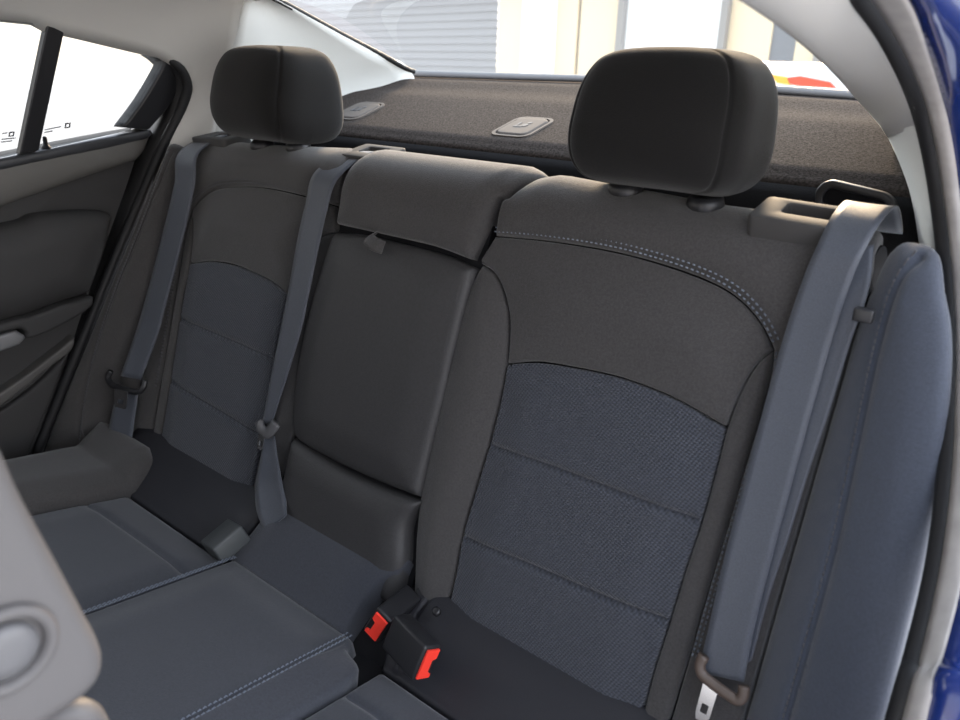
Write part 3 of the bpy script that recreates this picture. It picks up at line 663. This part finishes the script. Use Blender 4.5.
o_ = path([(-cm-.004, yr-.004), (.108, yr-.004)], [(.108, yr-.004), (.110, .01), (.125, .03)], [(.125, .03), (.13, .05)], [(.13, .05), (-cm+.0, .05)], [(-cm, .05), (-cm-.006, .02), (-cm-.004, yr-.004)])
panel('centre_ramp', o_, CU, CUSHC, cu, r=.006, depth=.03, bulge=.006, bw=.04, base=.001)
sc = [(0.2081, 0.0133, 0.1324)][0]
lathe('trim_clip', [(.0055, -.004), (.0055, .001), (.003, .002)], Matrix.Translation(sc) @ Matrix.Rotation(math.radians(33), 4, 'X'), PLAST, cu, n=14)

# ================================================================== BUCKLES
BUCG = mat('dark_grey_plastic', (.055, .06, .062), .5)
def buckle(spec, label, btn, W_=.044, H_=.026, L=.062, side=1, hm=None):
    f0, c, a = [Vector(v) for v in spec]
    c.normalize(); a = (a-c*a.dot(c)).normalized(); b = c.cross(a)
    M = Matrix((a, b, -c)).transposed().to_4x4(); M.translation = f0
    t = thing('belt_buckle', label, 'seat belt buckle', f0)
    def shp(x, y, z): k = 1-.12*(-z/L+.5 if z < 0 else 0)*1; return (x, y, z)
    rbox('buckle_housing', (W_, H_, L), M @ Matrix.Translation((0, 0, -L/2)), hm or PLAST, t, bev=.0035)
    f = lambda u, v, h: M @ Vector((u, v, h))
    prism('latch_slot', rrect(W_*.86, H_*.78, .002, 2), -.001, .0006, f, SHELL, t)
    if btn:
        w, h = W_*.82, H_*.72; s = side
        poly = [(-w/2, -h/2*s), (w/2, -h/2*s), (w/2, h/2*s), (w*.36, h/2*s), (w*.30, h*.2*s), (-w*.12, h*.2*s), (-w*.18, h/2*s), (-w/2, h/2*s)]
        prism('release_button', poly, 0, .0032, f, RED, t, bev=.0006, label='red plastic release button')
    return t
buckle([(0.1615, -0.0396, 0.118), (-0.1386, 0.9867, -0.0849), (-0.4468, -0.1387, -0.8838)], 'red-buttoned belt buckle on the centre cushion edge, upper of the red pair', True, side=1)
buckle([(0.2506, -0.0482, 0.122), (-0.9788, 0.1904, 0.0751), (-0.1424, -0.3703, -0.9179)], 'red-buttoned belt buckle below its twin, nearest the right seat cushion', True, side=-1)
buckle([(-0.1413, -0.0222, 0.112), (-0.0567, -0.9317, -0.3588), (-0.9698, 0.1369, -0.202)], 'dark grey belt buckle lying with its back up beside the left cushion', False, W_=.046, H_=.030, L=.05, hm=BUCG)

# ================================================================== SEAT BELTS
def belt(name, label, loc): return thing(name, label, 'seat belt', loc)
bR = belt('seat_belt', 'grey seat belt over the right rear seat, running from the shelf slot', (.52, .1, .2))
tL = [(0.4748, 0.37, 0.6081), (0.5386, 0.37, 0.6097)]
topL = Vector(BK(.524, L0+RA*1.3, .014)); topR = Vector(BK(.575, L0+RA*1.3, .014))
Lc = [tL[0], BK(.521, L0+RA*2.1, .016), BK(.520, L0+RA*1.4, .023), BK(.5195, L0+RA*.85, .023), BK(.518, L0+RA*.35, .020)]+[(0.5138, 0.168, 0.5688), (0.5107, 0.1505, 0.5148), (0.5103, 0.1283, 0.4466), (0.5107, 0.1056, 0.3769), (0.5116, 0.0841, 0.3107), (0.5151, 0.0593, 0.2344), (0.5149, 0.049, 0.2025)]
Rc = [tL[1], BK(.564, L0+RA*2.1, .016), BK(.563, L0+RA*1.4, .023), BK(.561, L0+RA*.85, .023), BK(.557, L0+RA*.35, .020)]+[(0.5534, 0.1689, 0.5717), (0.5513, 0.1534, 0.524), (0.551, 0.1335, 0.4626), (0.5515, 0.1132, 0.4001), (0.5521, 0.0924, 0.3362), (0.5541, 0.0684, 0.2622), (0.558, 0.0529, 0.2145)]
ribbon('webbing', Lc, Rc, WEB, bR, th=.0014, crown=.0006)
L2 = [(0.5368, 0.1896, 0.595), (0.5431, 0.1715, 0.5553), (0.5429, 0.1543, 0.5025), (0.543, 0.1355, 0.4444), (0.5439, 0.1163, 0.3853), (0.5444, 0.0951, 0.3202), (0.5463, 0.0753, 0.2592), (0.5464, 0.0605, 0.2138)]
R2 = [(0.5597, 0.1985, 0.6036), (0.5678, 0.1758, 0.5686), (0.5652, 0.1603, 0.521), (0.5639, 0.1418, 0.4638), (0.561, 0.1226, 0.4048), (0.5597, 0.1031, 0.3448), (0.5572, 0.0846, 0.2878), (0.5579, 0.0661, 0.231)]
ribbon('lap_webbing', L2, R2, WEB, bR, th=.0014, crown=.0004)
def tongue(par, cpts, h, mt, plate_dir, wdir, pl_len=.03, pw=.022, rad=(.005, .006)):
    tg_ = tube('tongue', cpts, rad, mt, par, n=12, flat=(0, -1, .3))
    return tg_
tp = [(0.5193, 0.048, 0.2254), (0.5177, 0.0452, 0.2168), (0.5219, 0.0427, 0.209), (0.5339, 0.0415, 0.2054), (0.5482, 0.0407, 0.2031), (0.558, 0.0405, 0.2024), (0.562, 0.0424, 0.2082), (0.5605, 0.0453, 0.217)]
tR = tube('tongue', tp, (.0048, .0055), mat('tongue_plastic', (.085, .062, .050), .45), bR, n=12, flat=(0, -1, .3))
def plate(corner_px3, par, slot=True):
    A, B_, C, D = [Vector(p) for p in corner_px3]; ex = (B_-A); ey = (D-A); ez = ex.cross(ey).normalized()
    w, l = ex.length, ey.length; f, M = basis(A+ex*.5, ex, ey)
    prism('latch_plate', [(-w/2, -.006), (w/2, -.006), (w/2*.92, l*.8), (w/2*.7, l), (-w/2*.7, l), (-w/2*.92, l*.8)], -.001, .0012, f, CHROME, par, hole=[(-w*.22, l*.42), (w*.22, l*.42), (w*.22, l*.55), (w*.22, l*.72), (-w*.22, l*.72), (-w*.22, l*.55)], label='bright steel latch plate')
plate([(0.5253, 0.0388, 0.1971), (0.5402, 0.0387, 0.1969), (0.5426, 0.0303, 0.1709), (0.5274, 0.0295, 0.1686)], tR)
bL = belt('seat_belt', 'grey seat belt hanging over the outer edge of the left rear seat', (-.53, .1, .2))
Lc = [(-.568, .36, .618), (-.570, .31, .628)]+[(-0.5402, 0.1834, 0.5978), (-0.5347, 0.1601, 0.5413), (-0.5448, 0.1328, 0.4572), (-0.5581, 0.1045, 0.3702), (-0.5554, 0.0689, 0.2961), (-0.5562, 0.0294, 0.22)]
Rc = [(-.518, .36, .622), (-.519, .31, .631)]+[(-0.4841, 0.1872, 0.6021), (-0.4744, 0.1616, 0.546), (-0.4805, 0.1352, 0.4647), (-0.4935, 0.1057, 0.3738), (-0.5006, 0.0777, 0.2975), (-0.5185, 0.0457, 0.2182)]
ribbon('webbing', Lc, Rc, WEB, bL, crown=.0008)
L2 = [(-0.556, 0.0227, 0.1992), (-0.5636, 0.0067, 0.15), (-0.5654, -0.0148, 0.084)]; R2 = [(-0.5164, 0.0389, 0.2039), (-0.5129, 0.0263, 0.165), (-0.5098, 0.0073, 0.1067)]
ribbon('lap_webbing', L2, R2, WEB, bL)
tLt = tube('tongue', [(-0.581, 0.0245, 0.2243), (-0.5833, 0.0184, 0.2121), (-0.5661, 0.0159, 0.2043), (-0.5304, 0.0195, 0.2057), (-0.5004, 0.0271, 0.2065), (-0.491, 0.034, 0.2146), (-0.4925, 0.0401, 0.227)], (.0048, .0055), PLAST, bL, n=12, flat=(0, -1, .3))
plate([(-0.5488, 0.0116, 0.1974), (-0.5058, 0.0136, 0.2035), (-0.5041, 0.006, 0.1803), (-0.5472, 0.0038, 0.1734)], tLt)
bC = belt('seat_belt', 'grey centre seat belt between the left seat insert and the armrest', (-.15, .1, .2))
Lc = [tuple(Vector(BK(-.168, L0+RA*2.0, .010))), tuple(Vector(BK(-.168, L0+RA*1.3, .014)))]+[(-0.1817, 0.1808, 0.596), (-0.1848, 0.162, 0.5504), (-0.1873, 0.1461, 0.5013), (-0.1855, 0.1255, 0.4379), (-0.1859, 0.1068, 0.3806), (-0.1863, 0.0856, 0.3153), (-0.185, 0.0599, 0.2361)]
Rc = [tuple(Vector(BK(-.120, L0+RA*2.0, .012))), tuple(Vector(BK(-.120, L0+RA*1.3, .016)))]+[(-0.1297, 0.1787, 0.5931), (-0.1373, 0.1608, 0.5467), (-0.1391, 0.1448, 0.4974), (-0.1404, 0.1259, 0.4392), (-0.1413, 0.1086, 0.3859), (-0.1513, 0.0861, 0.3169), (-0.1649, 0.0618, 0.2419)]
ribbon('webbing', Lc, Rc, WEB, bC, crown=.0006)
tC = tube('tongue', [(-0.1875, 0.055, 0.2405), (-0.1772, 0.0521, 0.2317), (-0.1626, 0.0521, 0.2315), (-0.1539, 0.0553, 0.2415), (-0.1495, 0.0581, 0.25)], (.0050, .009), GPLAST, bC, n=12, flat=(0, -1, .3))
plate([(-0.1798, 0.0481, 0.2258), (-0.1655, 0.0485, 0.227), (-0.166, 0.0418, 0.2062), (-0.1803, 0.0413, 0.2048)], tC)
L2 = [(-0.175, 0.0532, 0.222), (-0.1712, 0.0421, 0.1877), (-0.1713, 0.0299, 0.1502), (-0.1437, 0.0099, 0.1277), (-0.1084, -0.0044, 0.116)]; R2 = [(-0.1556, 0.0589, 0.2265), (-0.1396, 0.05, 0.1993), (-0.1216, 0.0415, 0.1729), (-0.0978, 0.0292, 0.1545), (-0.0787, 0.0153, 0.144)]
ribbon('lap_webbing', L2, R2, WEB, bC, crown=.003)

# ================================================================== LEFT REAR DOOR
dr = thing('car_door', 'closed left rear door with grey upper trim, dark armrest and bright window', 'car door', (-.69, -.25, .0))
def DX(z): return -.672+max(0, z-.60)*.42
def DF(u, v, h): return (DX(v)+h, u, v)
full = [(-0.3753, 0.5509), (-0.0603, 0.5867), (0.033, 0.5967), (0.1192, 0.6086), (0.1903, 0.6192), (0.2172, 0.604), (0.1588, 0.5008), (0.0904, 0.3909), (0.0119, 0.2569), (-0.0879, 0.073), (-0.3549, -0.3373), (-0.6806, -0.0798)]
prism('door_panel', full, -.05, -.012, DF, DOORD, dr)
ut = path([(-0.3763, 0.552), (-0.062, 0.5936), (0.0312, 0.607), (0.1168, 0.6194), (0.1872, 0.6285)], [(0.1872, 0.6285), (0.1945, 0.6126), (0.1856, 0.5886), (0.1639, 0.5689)], [(0.1639, 0.5689), (0.0892, 0.5521), (0.0024, 0.5298), (-0.0774, 0.5093), (-0.4083, 0.4177)], [(-0.4083, 0.4177), (-0.3763, 0.552)])
panel('upper_trim', ut, DF, DOORG, dr, r=.016, depth=.03, base=.016, bulge=.004)
SILLP = mat('sill_plastic', (.045, .047, .052), .38, bump=.1, bscale=700); STRIP = mat('door_strip', (.075, .072, .068), .5)
panel('sill_rail', path([(-0.3769, 0.5495), (-0.0623, 0.5921), (0.0309, 0.6054), (0.1165, 0.6177), (0.1888, 0.6267)], [(0.1888, 0.6267), (0.1931, 0.6162), (0.1823, 0.6062)], [(0.1823, 0.6062), (0.1131, 0.5944), (0.0273, 0.5832), (-0.0664, 0.5693), (-0.3844, 0.5181)], [(-0.3844, 0.5181), (-0.3769, 0.5495)]), DF, SILLP, dr, r=.009, depth=.03, base=.022)
ap = path([(-0.3911, 0.4974), (-0.0859, 0.4865), (-0.024, 0.4964), (0.0405, 0.4954), (0.0947, 0.4872), (0.102, 0.4758)], [(0.102, 0.4758), (0.0865, 0.4314), (0.0561, 0.373), (0.038, 0.3473)], [(0.038, 0.3473), (-0.0178, 0.3409), (-0.0763, 0.3292), (-0.1148, 0.3279), (-0.4379, 0.3011)], [(-0.4379, 0.3011), (-0.3911, 0.4974)])
panel('armrest_pad', ap, DF, DOORD, dr, r=.022, depth=.05, base=.03, bulge=.012, bw=.05)
lp = path([(0.038, 0.3473), (0.0279, 0.3273), (-0.0407, 0.3029), (-0.0816, 0.2987), (-0.1166, 0.318), (-0.4444, 0.2738)], [(-0.4444, 0.2738), (-0.4379, 0.3011), (-0.1136, 0.3345), (-0.0751, 0.336), (-0.0173, 0.3444), (0.038, 0.3473)])
panel('armrest_lip', lp, DF, DOORD, dr, r=.006, depth=.04, base=.042)
panel('pull_handle', path([(-0.3798, 0.2821), (-0.1172, 0.3147), (-0.0903, 0.3115), (-0.078, 0.3014)], [(-0.078, 0.3014), (-0.0909, 0.2904), (-0.1226, 0.2847), (-0.3879, 0.2462)], [(-0.3879, 0.2462), (-0.3798, 0.2821)]), DF, SILVER, dr, r=.005, depth=.04, base=.036, label='silver door pull')
panel('trim_strip', path([(-0.4208, 0.0932), (-0.1332, 0.2061), (-0.0459, 0.2466), (0.0085, 0.2754)], [(0.0085, 0.2754), (-0.0026, 0.2498), (-0.0495, 0.225), (-0.1379, 0.1799), (-0.4278, 0.0624)], [(-0.4278, 0.0624), (-0.4208, 0.0932)]), DF, STRIP, dr, r=.004, depth=.03, base=.012)
panel('lower_panel', path([(-0.4914, 0.0704), (-0.1401, 0.1677), (-0.0133, 0.2375), (0.0079, 0.2604)], [(0.0079, 0.2604), (-0.0412, 0.1726), (-0.0934, 0.0848)], [(-0.0934, 0.0848), (-0.3811, -0.3098), (-0.6269, -0.1155)], [(-0.6269, -0.1155), (-0.4914, 0.0704)]), DF, DOORD, dr, r=.006, depth=.03, base=.0)
pk = [(0.0126, 0.6014)][0]
lathe('lock_pin', [(.0085, -.004), (.0085, .002), (.0045, .006), (.0035, .010), (.0035, .018), (.002, .020)], Matrix.Translation((DX(pk[1])+.010, pk[0], pk[1]-.002)), PLAST, dr, n=16)
wf = path([(0.1966, 0.7457), (0.227, 0.7367), (0.2372, 0.712), (0.2182, 0.6682), (0.1782, 0.6234)], [(0.1782, 0.6234), (0.1284, 0.6303)], [(0.1284, 0.6303), (0.1633, 0.6755), (0.1914, 0.7213), (0.1991, 0.7377)], [(0.1991, 0.7377), (0.1966, 0.7457)])
def WF(u, v, h): return (-.648+max(0, v-.60)*.34+h, u, v)
panel('window_frame', wf, WF, PLAST, dr, r=.004, depth=.03, base=.008)
prism('divider_bar', [(0.0102, 0.7848), (0.0363, 0.7819), (-0.0068, 0.5997), (-0.0362, 0.5952)], -.012, .006, WF, PLAST, dr, bev=.002)
gA = [(-0.3103, 0.8299), (0.0127, 0.7907), (-0.0333, 0.5951), (-0.3795, 0.5397)]; gB = [(0.0355, 0.7862), (0.0893, 0.7743), (0.1542, 0.7616), (0.22, 0.7412), (0.2111, 0.7162), (0.1486, 0.6249), (-0.0089, 0.5967)]
prism('window_pane', gA, -.006, -.003, WF, TINT, dr); prism('quarter_pane', gB, -.006, -.003, WF, TINT, dr)
MARK = mat('glass_mark', (.3, .3, .3), 1, spec=0); MARKL = mat('glass_mark_pale', (.6, .6, .6), 1, spec=0)
def mark(x0, y0):
    pass
def quad_px(name, pts_, m): 
    prism(name, pts_, -.0028, -.0024, WF, m, dr)
for sq in ([(0.0383, 0.6409), (0.0472, 0.6415), (0.0458, 0.6328), (0.0369, 0.6323)], [(-0.0468, 0.6301), (-0.0388, 0.6305), (-0.0401, 0.623), (-0.0482, 0.6226)]):
    c = np.mean(np.array(sq), 0); prism('glass_mark', sq, -.0028, -.0022, WF, MARK, dr, hole=[tuple(c+(np.array(p)-c)*.5) for p in sq])
for tx in ([(0.0063, 0.6319), (0.032, 0.6364), (0.0317, 0.6347), (0.006, 0.6302)], [(0.0057, 0.628), (0.0184, 0.6303), (0.0181, 0.6283), (0.0053, 0.626)], [(-0.0564, 0.629), (-0.0491, 0.6297), (-0.0494, 0.6279), (-0.0567, 0.6272)], [(-0.058, 0.62), (-0.0375, 0.6214), (-0.0378, 0.6196), (-0.0583, 0.6183)], [(-0.0587, 0.616), (-0.0427, 0.6171), (-0.043, 0.6152), (-0.059, 0.6142)]):
    prism('glass_text', tx, -.0028, -.0024, WF, MARKL, dr)
lsl = [(-0.62, 0.1916, 0.7631), (-0.592, 0.1961, 0.7508), (-0.58, 0.2096, 0.7386), (-0.58, 0.2274, 0.7164), (-0.586, 0.2316, 0.69), (-0.6, 0.2199, 0.6527), (-0.616, 0.1986, 0.6081), (-0.63, 0.1724, 0.5528), (-0.642, 0.135, 0.4804), (-0.655, 0.0832, 0.3838), (-0.665, 0.0188, 0.2634), (-0.675, -0.036, 0.1595), (-0.68, -0.0877, 0.0659)]
grid('trim_9', [[Vector(p), Vector(p)+Vector((-.03, -.010, .0)), Vector(p)+Vector((-.062, -.010, .0))] for p in spline(lsl, 4)[5:]], RUBBER, structure=True, thick=.003)
lw = tube('weatherstrip', lsl, .0088, RUBBER, n=12, flat=(1, 0, 0))
tag(lw, 'black rubber weatherstrip curving round the closed left door beside the pale pillar', 'door seal')

# ================================================================== FRONT SEAT (near, lower left)
fs_ = thing('front_seat', 'blurred grey front seat corner with a round knob, close at lower left', 'car seat', (.30, -.47, .3))
def FF(u, v, h): return (.36+h, u, v)
sd = path([(-0.4626, 0.678), (-0.439, 0.5844), (-0.4328, 0.5495), (-0.4252, 0.5149), (-0.4153, 0.4695)], [(-0.4153, 0.4695), (-0.4117, 0.4523), (-0.4117, 0.4411), (-0.4162, 0.4295), (-0.4281, 0.4235), (-0.443, 0.4217)], [(-0.443, 0.4217), (-0.4934, 0.4236), (-0.5596, 0.4793)], [(-0.5596, 0.4793), (-0.5093, 0.6844), (-0.4626, 0.678)])
panel('side_shield', sd, FF, LPLAST, fs_, r=.010, depth=.06, res=.008)
rbox('seat_back', (.46, .16, .62), Matrix.Translation((.07, -.60, .36)) @ Matrix.Rotation(math.radians(-14), 4, 'X'), FABRIC, fs_, bev=.05, seg=5)  # unseen seat body behind the shield, added to block low light
kc = [(-0.4564, 0.4792)][0]
Mk = Matrix.Translation((.36, kc[0], kc[1])) @ Matrix.Rotation(math.radians(90), 4, 'Y')
lathe('knob_ring', [(.0235, -.002), (.0235, .003), (.0215, .005), (.0185, .005), (.0165, .001), (.0165, -.001)], Mk, LPLAST, fs_, n=40)
lathe('recliner_knob', [(.0145, -.001), (.0145, .003), (.012, .0055), (.006, .0065), (.001, .0065)], Mk, GPLAST, fs_, n=40)
tube('seat_base_rail', [(0.3, -0.4737, 0.3808), (0.335, -0.4275, 0.4023), (0.33, -0.4133, 0.3704)], .008, LPLAST, fs_, n=10)

# ================================================================== OUTSIDE
GRD = mat('concrete', (.66, .645, .62), .9, noise=.08, nscale=2)
mesh('ground', [(-40, -20, -.62), (40, -20, -.62), (40, 40, -.62), (-40, 40, -.62)], [(0, 1, 2, 3)], GRD, structure=True, smooth=False)
SIDE = mat('grey_siding', (.30, .30, .31), .7); DOORB = mat('beige_door', (.74, .62, .45), .6); FRM = mat('grey_frame', (.30, .29, .28), .6); WHITE = mat('white_panel', (.9, .9, .9), .6); DGL = mat('dark_glass', (.20, .21, .23), .3)
ga = thing('garage', 'grey clapboard building with pale beige doors seen through the rear window', 'building', (-2, 5, -.62))
gx = Vector((1, -.10, 0)).normalized(); gf = frame((0, 4.6, -.62), gx, (0, 0, 1), gx.cross(Vector((0, 0, 1))))
def gpt(px3):   # distance along the facade and height
    return px3
vs = []; fs = []; n_ = 38; u0 = -7.2
ED = [p[0] for p in [(-3.6204, 1.6804), (-3.3148, 1.6762), (-2.9864, 1.6717), (-2.7765, 1.6688), (-2.7473, 1.6684), (-2.375, 1.6633), (-2.3218, 1.6626), (-2.0819, 1.7244), (-1.5517, 1.652), (-1.5009, 1.6513), (-1.1995, 1.7054), (-1.0335, 1.6449), (-0.8989, 1.5583), (-0.8506, 1.5299), (-0.6846, 1.4745)]]
u1 = ED[0]
vs = []; fs = []
for i in range(n_):
    z0, z1 = i*.063, (i+1)*.063; k = len(vs)
    for u in (u0, u1): vs += [gf(u, z0, .008), gf(u, z1, .0), gf(u, z1, .008)]
    fs += [(k, k+3, k+4, k+1), (k+1, k+4, k+5, k+2)]
mesh('siding_wall', vs, fs, SIDE, ga, smooth=False)
def fbox(name, a, b, h1, m): return prism(name, [(a, 0), (b, 0), (b, 2.4), (a, 2.4)], -.1, h1, gf, m, ga)
for nm, i, j, h, m in (('garage_door', 0, 1, .0, DOORB), ('door_post', 1, 2, .04, WHITE), ('garage_door', 2, 3, 0, DOORB), ('door_gap', 3, 4, -.02, FRM), ('garage_door', 4, 5, 0, DOORB), ('door_frame', 5, 6, .05, FRM),
                       ('garage_door', 6, 7, 0, WHITE), ('garage_door', 7, 8, .01, WHITE), ('door_frame', 8, 9, .05, FRM), ('garage_door', 9, 10, 0, DOORB), ('dark_pane', 10, 11, -.01, DGL), ('garage_door', 11, 12, 0, DOORB), ('door_frame', 12, 13, .03, FRM), ('garage_door', 13, 14, 0, DOORB)):
    fbox(nm, ED[i], ED[j], h, m)
fbox('garage_door', ED[14], 4, .0, DOORB)
# car parked behind
pc = thing('parked_car', 'white car with an orange-red tail light, parked behind the rear window', 'car', (-.2, 2.6, -.62))
CW = mat('white_paint', (.88, .88, .88), .3, coat=.5); TLR = mat('tail_light_red', (.75, .09, .05), .3); TLO = mat('tail_light_amber', (.9, .42, .06), .3)
rbox('car_body', (2.6, 1.0, 1.42), Matrix.Translation((.66, 3.1, .09)), CW, pc, bev=.06, seg=4)
ta = [(-0.4156, 2.59, 0.7545), (-0.3416, 2.59, 0.7455), (-0.3255, 2.59, 0.7174), (-0.372, 2.59, 0.7232)]
prism('tail_light', [(p[0], p[2]) for p in ta], -.01, .012, lambda u, v, h: (u, 2.598-h, v), TLO, pc, label='amber tail light')
def cf(u, v, h): return (u, 2.598-h, v)
tl = [(-0.341, 2.59, 0.742), (-0.2939, 2.59, 0.7502), (-0.1823, 2.59, 0.7322), (-0.1575, 2.59, 0.7122), (-0.2878, 2.59, 0.715), (-0.3261, 2.59, 0.7209)]
prism('tail_light', [(p[0], p[2]) for p in tl], -.01, .012, cf, TLR, pc, label='red tail light')
